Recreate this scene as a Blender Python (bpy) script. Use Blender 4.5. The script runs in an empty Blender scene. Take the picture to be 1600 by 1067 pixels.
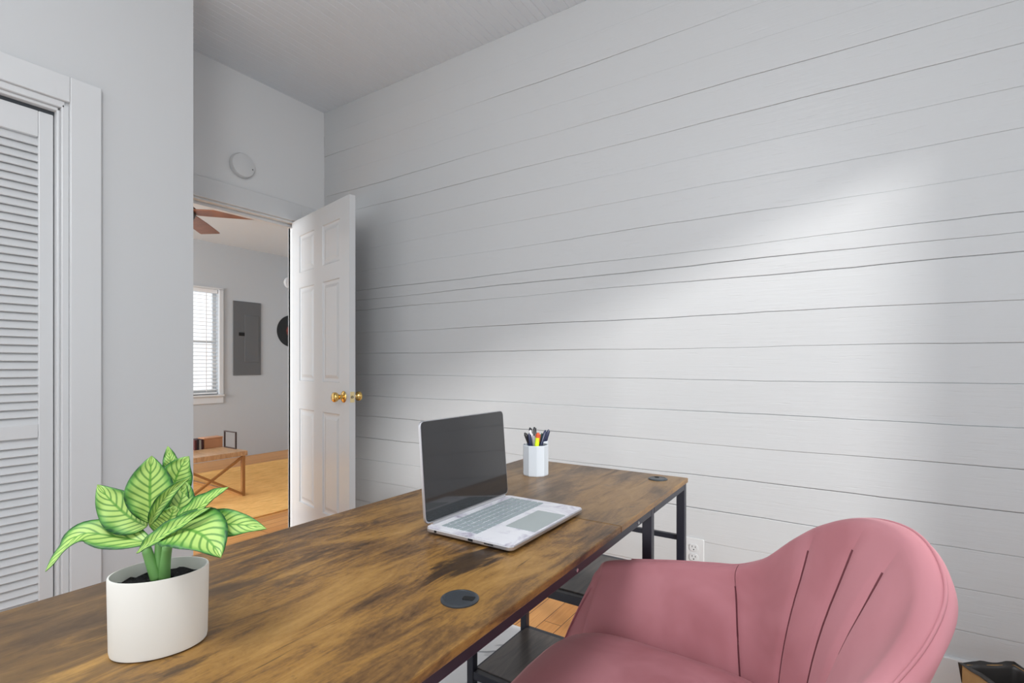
import bpy, bmesh, math, random
from mathutils import Vector, Matrix
random.seed(7)
SC = bpy.context.scene
COL = SC.collection
PI = math.pi
# ------------------------------------------------------------------ camera frame (also used to survey points off the photograph)
F, HY, YAW, H = 792.0, 570.0, math.radians(33.2), 1.10
CY, SY = math.cos(YAW), math.sin(YAW)
def at(px, py, Z):
    X = (px - 800) / F * Z
    return Vector((X * CY - Z * SY, X * SY + Z * CY, H - (py - HY) * Z / F))

# ------------------------------------------------------------------ helpers
def link_mesh(name, bm, mats, parent=None, smooth=False, bevel=0, sub=0, angle=None):
    me = bpy.data.meshes.new(name)
    bm.normal_update()
    bm.to_mesh(me); bm.free()
    if not isinstance(mats, (list, tuple)): mats = [mats]
    for m in mats: me.materials.append(m)
    o = bpy.data.objects.new(name, me); COL.objects.link(o)
    if parent is not None: o.parent = parent
    if smooth:
        for p in me.polygons: p.use_smooth = True
        if angle: me.set_sharp_from_angle(angle=math.radians(angle))
    if bevel:
        b = o.modifiers.new('bevel', 'BEVEL'); b.width = bevel; b.segments = 2; b.limit_method = 'ANGLE'; b.angle_limit = math.radians(40)
        b.harden_normals = False
    if sub:
        s = o.modifiers.new('sub', 'SUBSURF'); s.levels = sub; s.render_levels = sub
    return o
def empty(name, loc=(0, 0, 0), rz=0):
    o = bpy.data.objects.new(name, None); COL.objects.link(o)
    o.location = loc; o.rotation_euler = (0, 0, rz); o.empty_display_size = .05
    return o
def tag(o, label=None, cat=None, group=None, kind=None):
    if label: o['label'] = label
    if cat: o['category'] = cat
    if group: o['group'] = group
    if kind: o['kind'] = kind
    return o
def struct(o, label=None, cat=None):
    o['kind'] = 'structure'
    if label: o['label'] = label
    if cat: o['category'] = cat
    return o
def box(bm, x0, x1, y0, y1, z0, z1, M=None, mat=0):
    vs = [bm.verts.new(Vector(p)) for p in ((x0,y0,z0),(x1,y0,z0),(x1,y1,z0),(x0,y1,z0),(x0,y0,z1),(x1,y0,z1),(x1,y1,z1),(x0,y1,z1))]
    if M is not None:
        for v in vs: v.co = M @ v.co
    for f in ((0,3,2,1),(4,5,6,7),(0,1,5,4),(1,2,6,5),(2,3,7,6),(3,0,4,7)):
        bm.faces.new([vs[i] for i in f]).material_index = mat
def boxes(*bs):
    bm = bmesh.new()
    for b in bs: box(bm, *b)
    return bm
def lathe(bm, prof, c=(0,0,0), n=32, M=None, sx=1, sy=1, close=True, mat=0):
    """prof: list of (r, z) from bottom to top."""
    rings = []
    for r, z in prof:
        ring = []
        for i in range(n):
            a = 2*PI*i/n
            p = Vector((c[0] + r*sx*math.cos(a), c[1] + r*sy*math.sin(a), c[2] + z))
            ring.append(bm.verts.new(M @ p if M is not None else p))
        rings.append(ring)
    for a, b in zip(rings, rings[1:]):
        for i in range(n):
            f = bm.faces.new((a[i], a[(i+1)%n], b[(i+1)%n], b[i])); f.material_index = mat
    if close:
        bm.faces.new(list(reversed(rings[0]))).material_index = mat
        bm.faces.new(rings[-1]).material_index = mat
def frame_to(a, b):
    a, b = Vector(a), Vector(b)
    d = (b - a)
    q = Vector((0,0,1)).rotation_difference(d.normalized())
    return Matrix.Translation(a) @ q.to_matrix().to_4x4(), d.length
def tube(bm, a, b, r0, r1=None, n=16, mat=0):
    M, L = frame_to(a, b)
    lathe(bm, [(r0, 0), (r1 if r1 is not None else r0, L)], M=M, n=n, mat=mat)
def bar(bm, a, b, w, d, up=(0,0,1), mat=0):
    a, b = Vector(a), Vector(b)
    t = (b-a).normalized(); s = t.cross(Vector(up)).normalized(); u = s.cross(t)
    vs = []
    for p in (a, b):
        for i, j in ((-1,-1),(1,-1),(1,1),(-1,1)):
            vs.append(bm.verts.new(p + s*(i*w/2) + u*(j*d/2)))
    for f in ((3,2,1,0),(4,5,6,7),(0,1,5,4),(1,2,6,5),(2,3,7,6),(3,0,4,7)):
        bm.faces.new([vs[i] for i in f]).material_index = mat
def rounded_plate(bm, x0, x1, y0, y1, z0, z1, r, seg=6, M=None, mat=0):
    pts = []
    for cx, cy, a0 in ((x1-r,y1-r,0),(x0+r,y1-r,PI/2),(x0+r,y0+r,PI),(x1-r,y0+r,3*PI/2)):
        for k in range(seg+1):
            a = a0 + PI/2*k/seg
            pts.append((cx+r*math.cos(a), cy+r*math.sin(a)))
    lo = [Vector((x,y,z0)) for x,y in pts]; hi = [Vector((x,y,z1)) for x,y in pts]
    if M is not None: lo = [M@p for p in lo]; hi = [M@p for p in hi]
    lo = [bm.verts.new(p) for p in lo]; hi = [bm.verts.new(p) for p in hi]
    n = len(pts)
    bm.faces.new(list(reversed(lo))).material_index = mat; bm.faces.new(hi).material_index = mat
    for i in range(n): bm.faces.new((lo[i],lo[(i+1)%n],hi[(i+1)%n],hi[i])).material_index = mat
def grid_faces(bm, rows, closed=False, mat=0):
    for a, b in zip(rows, rows[1:]):
        n = len(a)
        for i in range(n if closed else n-1):
            bm.faces.new((a[i], a[(i+1)%n], b[(i+1)%n], b[i])).material_index = mat

# ------------------------------------------------------------------ materials
class Mat:
    def __init__(s, name, color=(.8,.8,.8), rough=.5, metal=0, spec=.5):
        s.m = bpy.data.materials.new(name); s.m.use_nodes = True
        s.nt = s.m.node_tree; s.b = s.nt.nodes['Principled BSDF']
        s.set('Base Color', (*color, 1)); s.set('Roughness', rough); s.set('Metallic', metal); s.set('Specular IOR Level', spec)
    def set(s, k, v): s.b.inputs[k].default_value = v
    def n(s, t, **kw):
        nd = s.nt.nodes.new(t)
        for k, v in kw.items():
            if k in nd.inputs: nd.inputs[k].default_value = v
            else: setattr(nd, k, v)
        return nd
    def l(s, a, b): s.nt.links.new(a, b)
    def coord(s, scale=(1,1,1), kind='Object', rot=(0,0,0), loc=(0,0,0)):
        t = s.n('ShaderNodeTexCoord'); m = s.n('ShaderNodeMapping')
        m.inputs['Scale'].default_value = scale; m.inputs['Rotation'].default_value = rot; m.inputs['Location'].default_value = loc
        s.l(t.outputs[kind], m.inputs['Vector']); return m.outputs['Vector']
    def noise(s, vec, scale, detail=4, rough=.55, dist=0):
        nd = s.n('ShaderNodeTexNoise', Scale=scale, Detail=detail, Roughness=rough, Distortion=dist)
        s.l(vec, nd.inputs['Vector']); return nd.outputs['Fac']
    def ramp(s, fac, stops, interp='LINEAR'):
        r = s.n('ShaderNodeValToRGB'); cr = r.color_ramp; cr.interpolation = interp
        while len(cr.elements) < len(stops): cr.elements.new(.5)
        for e, (p, c) in zip(cr.elements, stops):
            e.position = p; e.color = (*c, 1) if len(c) == 3 else c
        s.l(fac, r.inputs['Fac']); return r.outputs['Color']
    def math(s, op, a, b=None, clamp=False):
        nd = s.n('ShaderNodeMath', operation=op, use_clamp=clamp)
        for i, v in enumerate((a, b)):
            if v is None: continue
            if isinstance(v, (int, float)): nd.inputs[i].default_value = v
            else: s.l(v, nd.inputs[i])
        return nd.outputs[0]
    def mix(s, fac, a, b, mode='MIX'):
        nd = s.n('ShaderNodeMix', data_type='RGBA', blend_type=mode)
        for k, v in ((0, fac), (6, a), (7, b)):
            if isinstance(v, (int, float)): nd.inputs[k].default_value = v
            elif isinstance(v, tuple): nd.inputs[k].default_value = (*v, 1) if len(v) == 3 else v
            else: s.l(v, nd.inputs[k])
        return nd.outputs[2]
    def bump(s, h, strength=.3, dist=.002):
        nd = s.n('ShaderNodeBump', Strength=strength, Distance=dist)
        s.l(h, nd.inputs['Height']); s.l(nd.outputs['Normal'], s.b.inputs['Normal'])
    def col(s, c): s.l(c, s.b.inputs['Base Color']); return s

def paint(name, c, rough=.45, scale=(1,1,1), ns=30, strength=.15, dist=.002):
    m = Mat(name, c, rough); v = m.coord(scale)
    m.bump(m.noise(v, ns, 5), strength, dist); return m.m
WALLC = (.575, .585, .592)
m_wall = paint('painted plaster', WALLC, .5, (1,1,1), 18, .12)
m_wall_lifted = paint('old boards paint lightened for weak light', (.685, .693, .698), .5, (1.2,1.2,14), 4, .12, .003)  # door wall boards, colour lightened to make up for weaker light there
m_trim = paint('trim paint', (.625, .635, .642), .33, (1,1,1), 25, .05)
m_doorp = paint('door paint', (.545, .553, .558), .20, (1,1,1), 30, .05)
m_ceil = paint('ceiling paint', (.68, .715, .75), .55, (6,1,1), 20, .2)
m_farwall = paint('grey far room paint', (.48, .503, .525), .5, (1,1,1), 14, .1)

def mk_shiplap():
    m = Mat('painted shiplap boards', (.535, .543, .548), .38)
    v = m.coord((1.2, 1, 22)); h1 = m.noise(v, 4, 6, .62, .4)
    v2 = m.coord((2.2, 1, 5)); h2 = m.noise(v2, 2.2, 3)
    v3 = m.coord((3, 1, 40)); h3 = m.ramp(m.noise(v3, 3, 2, .5, .3), [(.66, (0,0,0)), (.74, (1,1,1))])
    h = m.math('ADD', m.math('MULTIPLY', h1, .6), m.math('MULTIPLY', h2, 1.1))
    h = m.math('SUBTRACT', h, m.math('MULTIPLY', h3, .35))
    m.bump(h, .28, .004)
    return m.m
m_ship = mk_shiplap()

DESK_OFF = (3.7, 1.3, .9)
def mk_desk(name='rustic brown wood laminate', dull=0.0):
    m = Mat(name, (.2, .12, .06), .34, spec=.3)
    big = m.noise(m.coord((2.4, .9, 3), loc=DESK_OFF), 2.2, 4, .55, 1.0)
    mid = m.noise(m.coord((5, 1.15, 6)), 4.2, 9, .70, 1.2)
    fine = m.noise(m.coord((30, 2.6, 34)), 6, 6, .66, .8)
    speck = m.noise(m.coord((30, 16, 30)), 6, 5, .65, .3)
    t = m.math('ADD', m.math('MULTIPLY', mid, .50), m.math('MULTIPLY', big, .62))
    t = m.math('ADD', t, m.math('MULTIPLY', m.math('SUBTRACT', fine, .5), .16))
    t = m.math('ADD', t, m.math('MULTIPLY', m.math('SUBTRACT', speck, .5), .14))
    c = m.ramp(t, [(.38, (.026,.015,.009)), (.46, (.080,.042,.018)), (.53, (.170,.088,.031)), (.60, (.305,.160,.043)), (.74, (.45,.255,.075))])
    spots = m.ramp(m.noise(m.coord((5, 3.0, 7)), 2.6, 7, .66, 1.0), [(.63, (0,0,0)), (.70, (1,1,1))])
    c = m.mix(m.math('MULTIPLY', spots, .72), c, (.036, .024, .017))
    cracks = m.ramp(m.noise(m.coord((16, .9, 22)), 4, 4, .55, .5), [(.66, (0,0,0)), (.69, (1,1,1))])
    c = m.mix(m.math('MULTIPLY', cracks, .6), c, (.05, .028, .015))
    def blob(cx, cy, sx, sy, lo, hi):   # an irregular patch with noise-broken edges
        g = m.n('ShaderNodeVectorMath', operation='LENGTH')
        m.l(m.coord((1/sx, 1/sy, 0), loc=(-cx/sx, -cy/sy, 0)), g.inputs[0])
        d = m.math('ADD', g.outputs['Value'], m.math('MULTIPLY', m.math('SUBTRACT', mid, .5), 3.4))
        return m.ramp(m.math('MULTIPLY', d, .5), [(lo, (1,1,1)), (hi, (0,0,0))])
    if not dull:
        c = m.mix(m.math('MULTIPLY', blob(.150, -.015, .050, .11, .30, .52), .85), c, (.030, .020, .015))  # dark knot patch in the wood print between grommet and laptop
        c = m.mix(m.math('MULTIPLY', blob(-.22, -.62, .22, .34, .35, .70), .65), c, (.105, .070, .042))  # broad duller brown patch at the near left end
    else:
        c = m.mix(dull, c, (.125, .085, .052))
    m.col(c)
    m.l(m.ramp(mid, [(.3, (.40,)*3), (.7, (.30,)*3)]), m.b.inputs['Roughness'])
    m.bump(t, .10, .001)
    return m.m
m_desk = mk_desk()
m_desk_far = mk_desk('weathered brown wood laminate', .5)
m_deskedge = m_desk
def mk_shelf():
    m = Mat('dark shelf laminate', (.06, .05, .05), .3)
    g = m.noise(m.coord((8, 1, 8)), 5, 6, .6, 1)
    m.col(m.ramp(g, [(.3, (.035,.03,.03)), (.6, (.085,.07,.062)), (.8, (.15,.11,.085))])); return m.m
m_shelf = mk_shelf()
m_steel = Mat('black powder coated steel', (.012, .013, .022), .38).m
m_plastic = Mat('dark grey plastic', (.035, .042, .05), .35).m
m_blackhole = Mat('black void', (.004, .004, .004), .8).m

def mk_floor():
    m = Mat('pine floor boards', (.5, .27, .11), .36, spec=.3)
    v = m.coord((1,1,1), rot=(0, 0, PI/2))
    br = m.n('ShaderNodeTexBrick', Scale=1.0); br.offset = .37
    for k, val in (('Brick Width', 1.9), ('Row Height', .083), ('Mortar Size', .0016), ('Color1', (.0,0,0,1)), ('Color2', (1,1,1,1)), ('Mortar', (.5,.5,.5,1))): br.inputs[k].default_value = val
    m.l(v, br.inputs['Vector'])
    g = m.noise(m.coord((26, 1.6, 1)), 2.2, 6, .6, 1.6)
    t = m.math('ADD', m.math('MULTIPLY', br.outputs['Color'], .35), m.math('MULTIPLY', g, .8))
    c = m.ramp(t, [(.2, (.42,.16,.038)), (.55, (.60,.265,.072)), (.95, (.72,.37,.125))])
    c = m.mix(br.outputs['Fac'], c, (.09, .035, .012))
    m.col(c); m.bump(m.math('SUBTRACT', 1, br.outputs['Fac']), .25, .002); return m.m
m_floor = mk_floor()
def mk_farrug():
    m = Mat('tan woven rug', (.62, .40, .19), .95, spec=.1)
    g = m.noise(m.coord((14, 2.5, 1)), 3, 6, .65, .5)
    m.col(m.ramp(g, [(.3, (.66,.35,.105)), (.55, (.86,.49,.17)), (.75, (.90,.58,.25))]))
    m.bump(m.noise(m.coord((40,200,1)), 4, 3), .3, .003); return m.m
def mk_rug():
    m = Mat('white marbled rug', (.8,.8,.8), .85)
    n1 = m.noise(m.coord((1,1,1)), 2.6, 2, .45, 1.2)
    veins = m.ramp(m.math('ABSOLUTE', m.math('SUBTRACT', n1, .5)), [(.0, (.30,.31,.33)), (.018, (.50,.51,.53)), (.032, (.84,.84,.85))])
    cl = m.noise(m.coord((1,1,1)), 5, 4)
    m.col(m.mix(m.ramp(cl, [(.6, (0,0,0)), (.8, (.35,)*3)]), veins, (.58, .59, .61)))
    m.bump(m.noise(m.coord((1,1,1)), 300, 2), .3, .003); return m.m

def velvet(name, dark, light, seed=0):
    m = Mat(name, light, .62, spec=.25)
    n1 = m.noise(m.coord((1,1,1)), 3.4, 3, .5, .9)
    m.col(m.ramp(n1, [(.36, dark), (.47, tuple((a+b)/2 for a, b in zip(dark, light))), (.58, light)]))
    m.set('Sheen Weight', .22); m.set('Sheen Roughness', .35); m.set('Sheen Tint', (1, .72, .74, 1))
    m.bump(m.noise(m.coord((1,1,1)), 90, 3), .05, .001); return m.m
m_velvet = velvet('dusty pink velvet', (.44,.172,.195), (.54,.232,.262))
m_velvet_seat = m_velvet
m_seam = Mat('dark pink stitching', (.12, .025, .035), .8).m

def mk_leaf():
    m = Mat('variegated leaf', (.2,.45,.1), .48)
    tc = m.n('ShaderNodeTexCoord'); sx = m.n('ShaderNodeSeparateXYZ'); m.l(tc.outputs['UV'], sx.inputs[0])
    u, v = sx.outputs[0], sx.outputs[1]
    a = m.math('MULTIPLY', m.math('ABSOLUTE', m.math('SUBTRACT', u, .5)), 2)
    ph = m.math('FRACT', m.math('ADD', m.math('MULTIPLY', v, 10), m.math('MULTIPLY', a, -2.4)))
    vein = m.ramp(m.math('ABSOLUTE', m.math('SUBTRACT', ph, .5)), [(.0, (1,1,1)), (.10, (.85,)*3), (.22, (0,0,0))])
    nz = m.noise(m.coord((1,1,1)), 28, 4)
    base = m.ramp(m.math('ADD', a, m.math('MULTIPLY', m.math('SUBTRACT', nz, .5), .5)), [(.1, (.47,.67,.17)), (.6, (.40,.61,.15)), (.84, (.12,.34,.055)), (.97, (.012,.085,.022))])
    c = m.mix(m.math('MULTIPLY', vein, .85), base, (.045, .20, .025))
    mid = m.ramp(a, [(.03, (1,1,1)), (.09, (0,0,0))])
    c = m.mix(m.math('MULTIPLY', mid, .85), c, (.09, .30, .03))
    m.col(c); m.set('Subsurface Weight', 0); m.set('Transmission Weight', 0)
    return m.m
m_leaf = mk_leaf()
m_stem = Mat('plant stalk', (.16, .36, .10), .4).m
def mk_soil():
    m = Mat('black potting soil', (.012,.012,.013), .95); m.bump(m.noise(m.coord((1,1,1)), 220, 4), 1, .006); return m.m
m_soil = mk_soil()
m_pot = Mat('cream white ceramic', (.86, .85, .80), .42).m
m_brass = Mat('polished brass', (.78, .52, .17), .16, 1).m
m_brasspale = Mat('pale brass plate', (.80, .66, .36), .35, 1).m

# ------------------------------------------------------------------ room shell
XL, YB, ZC, XCL, YRET, XR = -2.99, 2.21, 2.83, -2.42, 1.11, 1.15
XF, ZCF, YFR = -6.04, 2.50, 4.15
struct(link_mesh('floor', boxes((-6.2, 1.3, -1.9, 4.3, -.06, 0)), m_floor), 'orange-tan pine board floor', 'floor')

# shiplap wall: every board's edge wanders a little, the gaps vary
bm = bmesh.new()
zs = [.0, .09, .225, .362, .496, .635, .770, .903, 1.038, 1.171, 1.306, 1.454, 1.519, 1.581, 1.710, 1.845, 1.978, 2.112, 2.250, 2.385, 2.526, 2.665, 2.83]
gaps = {.496:.0035, .635:.0035, .770:.0035, .903:.0048, 1.038:.0018, 1.171:.0030, 1.306:.0028, 1.454:.003, 1.519:.0050, 1.581:.0034, 1.71:.0022, 1.978:.0022, 2.385:.0024, 2.526:.002}
NX = 46; x0w, x1w = XL - .1, XR + .1
rng = random.Random(3)
edges = {}
for z in zs:
    ph = rng.random()*9
    edges[z] = [z + (0 if z in (0, 2.83) else .0022*math.sin(i*.45+ph) + rng.uniform(-.0011, .0011)) for i in range(NX+1)]
for za, zb in zip(zs, zs[1:]):
    ga, gb = gaps.get(za, .0012), gaps.get(zb, .0012)
    if za > 1.6: ga *= .5
    if zb > 1.6: gb *= .5
    yo = rng.uniform(-.0022, .0022)*(1 if za < 1.55 else .6); tilt = rng.uniform(-.0015, .0015)
    rows = []
    for i in range(NX+1):
        x = x0w + (x1w-x0w)*i/NX
        fa_ = .5+.5*math.sin(i*.21+za*31); fb_ = .5+.5*math.sin(i*.21+zb*31)
        lo = edges[za][i] + ga*(.05+.30*fa_); hi = edges[zb][i] - gb*(.05+.30*fb_)
        y = YB + yo + .0012*math.sin(i*.3+za*9)
        rows.append([bm.verts.new(p) for p in ((x, YB+.008, lo), (x, y+.0010+tilt, lo+.0002), (x, y+tilt, lo+.0018), (x, y-tilt, hi-.0018), (x, y-tilt+.0010, hi-.0002), (x, YB+.007, hi))])
    grid_faces(bm, rows)
box(bm, x0w, x1w, YB+.007, YB+.11, 0, ZC)
bmesh.ops.recalc_face_normals(bm, faces=bm.faces)
struct(link_mesh('wall_back', bm, m_ship, smooth=True, angle=25), 'white painted horizontal shiplap wall behind the desk', 'wall')

# door wall with its opening, closet wall, return, window wall
OY0, OY1, OZ = 1.20, 2.014, 2.03
struct(link_mesh('wall_left', boxes((XL-.11, XL, -1.9, OY0, 0, ZC), (XL-.11, XL, OY1, YB+.05, 0, ZC), (XL-.11, XL, OY0, OY1, OZ, ZC)), m_wall_lifted), 'white wall with the open doorway', 'wall')
CY0, CY1, CZ = -.85, .665, 2.062
struct(link_mesh('wall_closet', boxes((XCL-.1, XCL, -1.9, CY0, 0, ZC), (XCL-.1, XCL, CY1, YRET, 0, ZC), (XCL-.1, XCL, CY0, CY1, CZ, ZC)), m_wall), 'white closet wall left of the doorway', 'wall')
struct(link_mesh('wall_return', boxes((XL, XCL-.1, YRET-.1, YRET, 0, ZC)), m_wall), 'white closet side wall', 'wall')
WY0, WY1, WZ0, WZ1 = .22, 1.72, .62, 2.24
struct(link_mesh('wall_right', boxes((XR, XR+.1, -1.9, WY0, 0, ZC), (XR, XR+.1, WY1, YB+.05, 0, ZC), (XR, XR+.1, WY0, WY1, 0, WZ0), (XR, XR+.1, WY0, WY1, WZ1, ZC)), m_wall), 'white window wall right of the desk', 'wall')
# ceiling of narrow beaded boards running towards the shiplap wall
bm = bmesh.new(); prof = []; x = XL - .1; k = 0
while x < XR + .1:
    w = .043; g = .006 if k % 7 == 0 else .0035; d = .004 if k % 7 == 0 else .0022
    prof += [(x, ZC), (x+w-g, ZC), (x+w-g/2, ZC+d)]; x += w; k += 1
prof.append((x, ZC))
rows = [[bm.verts.new((px, y, pz)) for px, pz in prof] for y in (-1.9, YB+.05)]
grid_faces(bm, rows)
box(bm, XL-.1, x, -1.9, YB+.05, ZC+.006, ZC+.09)
struct(link_mesh('ceiling', bm, m_ceil), 'white beadboard ceiling', 'ceiling')

# other room
FW = (2.27, 3.045, .76, 1.965)   # window opening y0,y1,z0,z1
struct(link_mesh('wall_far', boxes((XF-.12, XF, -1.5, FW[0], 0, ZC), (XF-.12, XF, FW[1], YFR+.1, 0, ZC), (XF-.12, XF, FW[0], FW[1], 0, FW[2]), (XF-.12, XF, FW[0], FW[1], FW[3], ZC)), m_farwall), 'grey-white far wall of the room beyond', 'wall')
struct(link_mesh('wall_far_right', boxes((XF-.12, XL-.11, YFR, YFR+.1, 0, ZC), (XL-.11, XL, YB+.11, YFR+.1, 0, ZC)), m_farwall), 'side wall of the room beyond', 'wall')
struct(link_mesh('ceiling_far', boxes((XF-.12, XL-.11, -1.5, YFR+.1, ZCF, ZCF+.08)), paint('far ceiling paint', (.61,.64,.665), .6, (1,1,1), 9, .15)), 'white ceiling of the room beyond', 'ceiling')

# trims
def casing(y0, y1, z1, x, w=.10, t=.018, sgn=1):
    bm = bmesh.new()
    for (a0, a1, b0, b1, th) in ((y0-w, y0, 0, z1+w, t), (y1, y1+w, 0, z1+w, t), (y0, y1, z1, z1+w, t)):
        box(bm, min(x, x+sgn*th), max(x, x+sgn*th), a0, a1, b0, b1)
    return bm
tr = struct(link_mesh('trim_doorway', casing(OY0+.0, OY1+.012, OZ, XL, .116), m_trim, bevel=.003), 'white flat casing around the open doorway', 'door trim')
bm = bmesh.new()   # jamb lining and stop
box(bm, XL-.115, XL+.002, OY1, OY1+.012, 0, OZ+.012)
box(bm, XL-.115, XL+.002, OY0, OY1, OZ-.012, OZ)
box(bm, XL-.075, XL-.04, OY0, OY1, OZ-.03, OZ-.012)
box(bm, XL-.075, XL-.04, OY1-.012, OY1, 0, OZ-.012)
link_mesh('jamb', bm, m_trim, tr, bevel=.002)
tr = struct(link_mesh('trim_closet', casing(CY0-.012, CY1+.012, CZ+.012, XCL, .095), m_trim, bevel=.003), 'white flat casing around the louvred closet door', 'door trim')
bm = bmesh.new()
box(bm, XCL-.1, XCL+.006, CY1-.010, CY1+.012, 0, CZ); box(bm, XCL-.1, XCL+.006, CY0, CY1, CZ-.012, CZ+.012)
box(bm, XCL-.1, XCL-.008, CY1-.020, CY1-.010, 0, CZ-.012); box(bm, XCL-.1, XCL-.008, CY0, CY1-.010, CZ-.024, CZ-.012)
link_mesh('jamb', bm, m_trim, tr, bevel=.003)
bm = boxes((CY0 and XCL-.062, XCL-.034, CY0, CY1-.022, CZ-.040, CZ-.024))
link_mesh('track', bm, m_plastic, tr)
struct(link_mesh('baseboard_back', boxes((XL, XR, YB-.016, YB+.004, 0, .132)), m_trim, bevel=.004), 'white baseboard under the shiplap wall', 'baseboard')
struct(link_mesh('baseboard_left', boxes((XL, XL+.015, YRET, OY0-.12, 0, .13), (XCL, XCL+.015, CY1+.11, YRET, 0, .13)), m_trim, bevel=.003), 'white baseboard on the closet wall', 'baseboard')

# unseen window in the right-hand wall: the daylight comes in here
wn = struct(link_mesh('window_1', casing(WY0, WY1, WZ1, XR, .09, .018, -1), m_trim), 'double window in the right-hand wall', 'window')
bm = bmesh.new()
for y in (WY0, (WY0+WY1)/2-.02, WY1-.04): box(bm, XR+.03, XR+.07, y, y+.04, WZ0, WZ1)
for z in (WZ0, WZ1-.03): box(bm, XR+.03, XR+.07, WY0, WY1, z, z+.03)
link_mesh('sash', bm, m_trim, wn)

# ------------------------------------------------------------------ louvred closet door
d2 = struct(empty('door_2', (XCL-.046, 0, 0)), 'white louvred bifold closet door on the left', 'door')
bm = bmesh.new()
Y0, Y1, ZB, ZT = -.12, .642, .012, 2.025
ST = .042
box(bm, -.014, .014, Y1-ST, Y1, ZB, ZT); box(bm, -.014, .014, Y0, Y0+ST, ZB, ZT)
MR0, MR1 = .835, .885
box(bm, -.014, .014, Y0+ST, Y1-ST, ZT-.095, ZT); box(bm, -.014, .014, Y0+ST, Y1-ST, MR0, MR1); box(bm, -.014, .014, Y0+ST, Y1-ST, ZB, ZB+.12)
link_mesh('door_frame', bm, m_trim, d2, bevel=.003)
bm = bmesh.new()
for (a, b) in ((ZB+.12, MR0), (MR1, ZT-.095)):
    n = round((b-a)/.0292)
    for i in range(n):
        zc = a + (b-a)*(i+.5)/n
        M = Matrix.Translation((0, 0, zc)) @ Matrix.Rotation(math.radians(60), 4, 'Y')
        box(bm, -.0205, .0205, Y0+ST-.003, Y1-ST+.003, -.0028, .0028, M=M)
link_mesh('louvre_slats', bm, m_trim, d2, bevel=.0015)
bm = boxes((-.014, .014, CY0, Y0-.006, ZB, ZT)); link_mesh('second_leaf', bm, m_trim, d2)

# ------------------------------------------------------------------ six-panel door, open
d1 = struct(empty('door_1', (XL+.004, OY1-.010, 0), math.radians(-12)), 'white six-panel door standing open into the room', 'door')
# local: x along the leaf from the hinge, visible face at y=-.035, back face y=0
DW, DT, DZ0, DZ1 = .778, .035, .012, 2.022
cols = [(.114, .332), (.446, .664)]
rowsz = [(.235, .825), (1.0, 1.585), (1.68, 1.915)]
bm = bmesh.new()
xs = [0, *cols[0], *cols[1], DW]; zz = [DZ0] + [q for r in rowsz for q in r] + [DZ1]
def door_face(y, s):
    for i in range(len(xs)-1):
        for j in range(len(zz)-1):
            xa, xb, za, zb = xs[i], xs[i+1], zz[j], zz[j+1]
            if i in (1, 3) and j in (1, 3, 5):
                rings = [(0, 0), (.004, .006), (.012, .008), (.022, .008), (.040, .002)]
                prev = None
                for off, dep in rings:
                    r = [bm.verts.new(p) for p in ((xa+off, y+s*dep, za+off), (xb-off, y+s*dep, za+off), (xb-off, y+s*dep, zb-off), (xa+off, y+s*dep, zb-off))]
                    if prev:
                        for k in range(4): bm.faces.new((prev[k], prev[(k+1)%4], r[(k+1)%4], r[k]))
                    prev = r
                bm.faces.new(prev)
            else:
                bm.faces.new([bm.verts.new(p) for p in ((xa,y,za),(xb,y,za),(xb,y,zb),(xa,y,zb))])
door_face(-DT, 1); door_face(0, -1)
for q in (((0,-DT,DZ0),(0,0,DZ0),(0,0,DZ1),(0,-DT,DZ1)), ((DW,-DT,DZ0),(DW,0,DZ0),(DW,0,DZ1),(DW,-DT,DZ1)), ((0,-DT,DZ0),(DW,-DT,DZ0),(DW,0,DZ0),(0,0,DZ0)), ((0,-DT,DZ1),(DW,-DT,DZ1),(DW,0,DZ1),(0,0,DZ1))):
    bm.faces.new([bm.verts.new(p) for p in q])
bmesh.ops.remove_doubles(bm, verts=bm.verts, dist=.0004)
bmesh.ops.recalc_face_normals(bm, faces=bm.faces)
link_mesh('door_leaf', bm, m_doorp, d1)
KZ, KX = .925, DW-.062
for s, y in ((-1, -DT), (1, 0)):
    M = Matrix.Translation((KX, y, KZ)) @ Matrix.Rotation(PI/2*(1 if s < 0 else -1), 4, 'X')
    bm = bmesh.new()
    lathe(bm, [(.030,0),(.032,.002),(.030,.006),(.020,.010),(.0135,.012),(.0125,.026),(.0165,.034),(.0245,.042),(.027,.052),(.0262,.060),(.020,.065),(.006,.066)], M=M, n=36)
    link_mesh('door_knob', bm, m_brass, d1, smooth=True, angle=50)['label'] = 'polished brass knob'
bm = bmesh.new()
box(bm, DW-.001, DW+.0015, -DT/2-.0125, -DT/2+.0125, KZ-.029, KZ+.029)
lp = link_mesh('latch_plate', bm, m_brasspale, d1, bevel=.001); lp['label'] = 'pale brass latch plate on the door edge'
bm = bmesh.new(); tube(bm, (DW, -DT/2, KZ), (DW+.011, -DT/2-.003, KZ), .0085, .006)
link_mesh('latch_bolt', bm, Mat('dull latch metal', (.28,.24,.17), .4, 1).m, lp, smooth=True, angle=40)
for z in (.25, 1.05, 1.80):
    bm = bmesh.new(); tube(bm, (-.004, .004, z-.045), (-.004, .004, z+.045), .006)
    link_mesh('hinge', bm, m_brass, d1, smooth=True, angle=40)

# ------------------------------------------------------------------ wall fittings
bm = bmesh.new()
M = Matrix.Translation((XL, 1.635, 2.278)) @ Matrix.Rotation(PI/2, 4, 'Y')
lathe(bm, [(.066,0),(.071,.004),(.071,.024),(.066,.032),(.050,.036),(.012,.037)], M=M, n=48)
sd = link_mesh('smoke_detector', bm, m_trim, smooth=True, angle=35)
tag(sd, 'round white smoke detector on the wall above the doorway', 'smoke detector')
bm = bmesh.new(); box(bm, XL+.034, XL+.0372, 1.682, 1.688, 2.262, 2.268); link_mesh('indicator_light', bm, m_plastic, sd)

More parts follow.
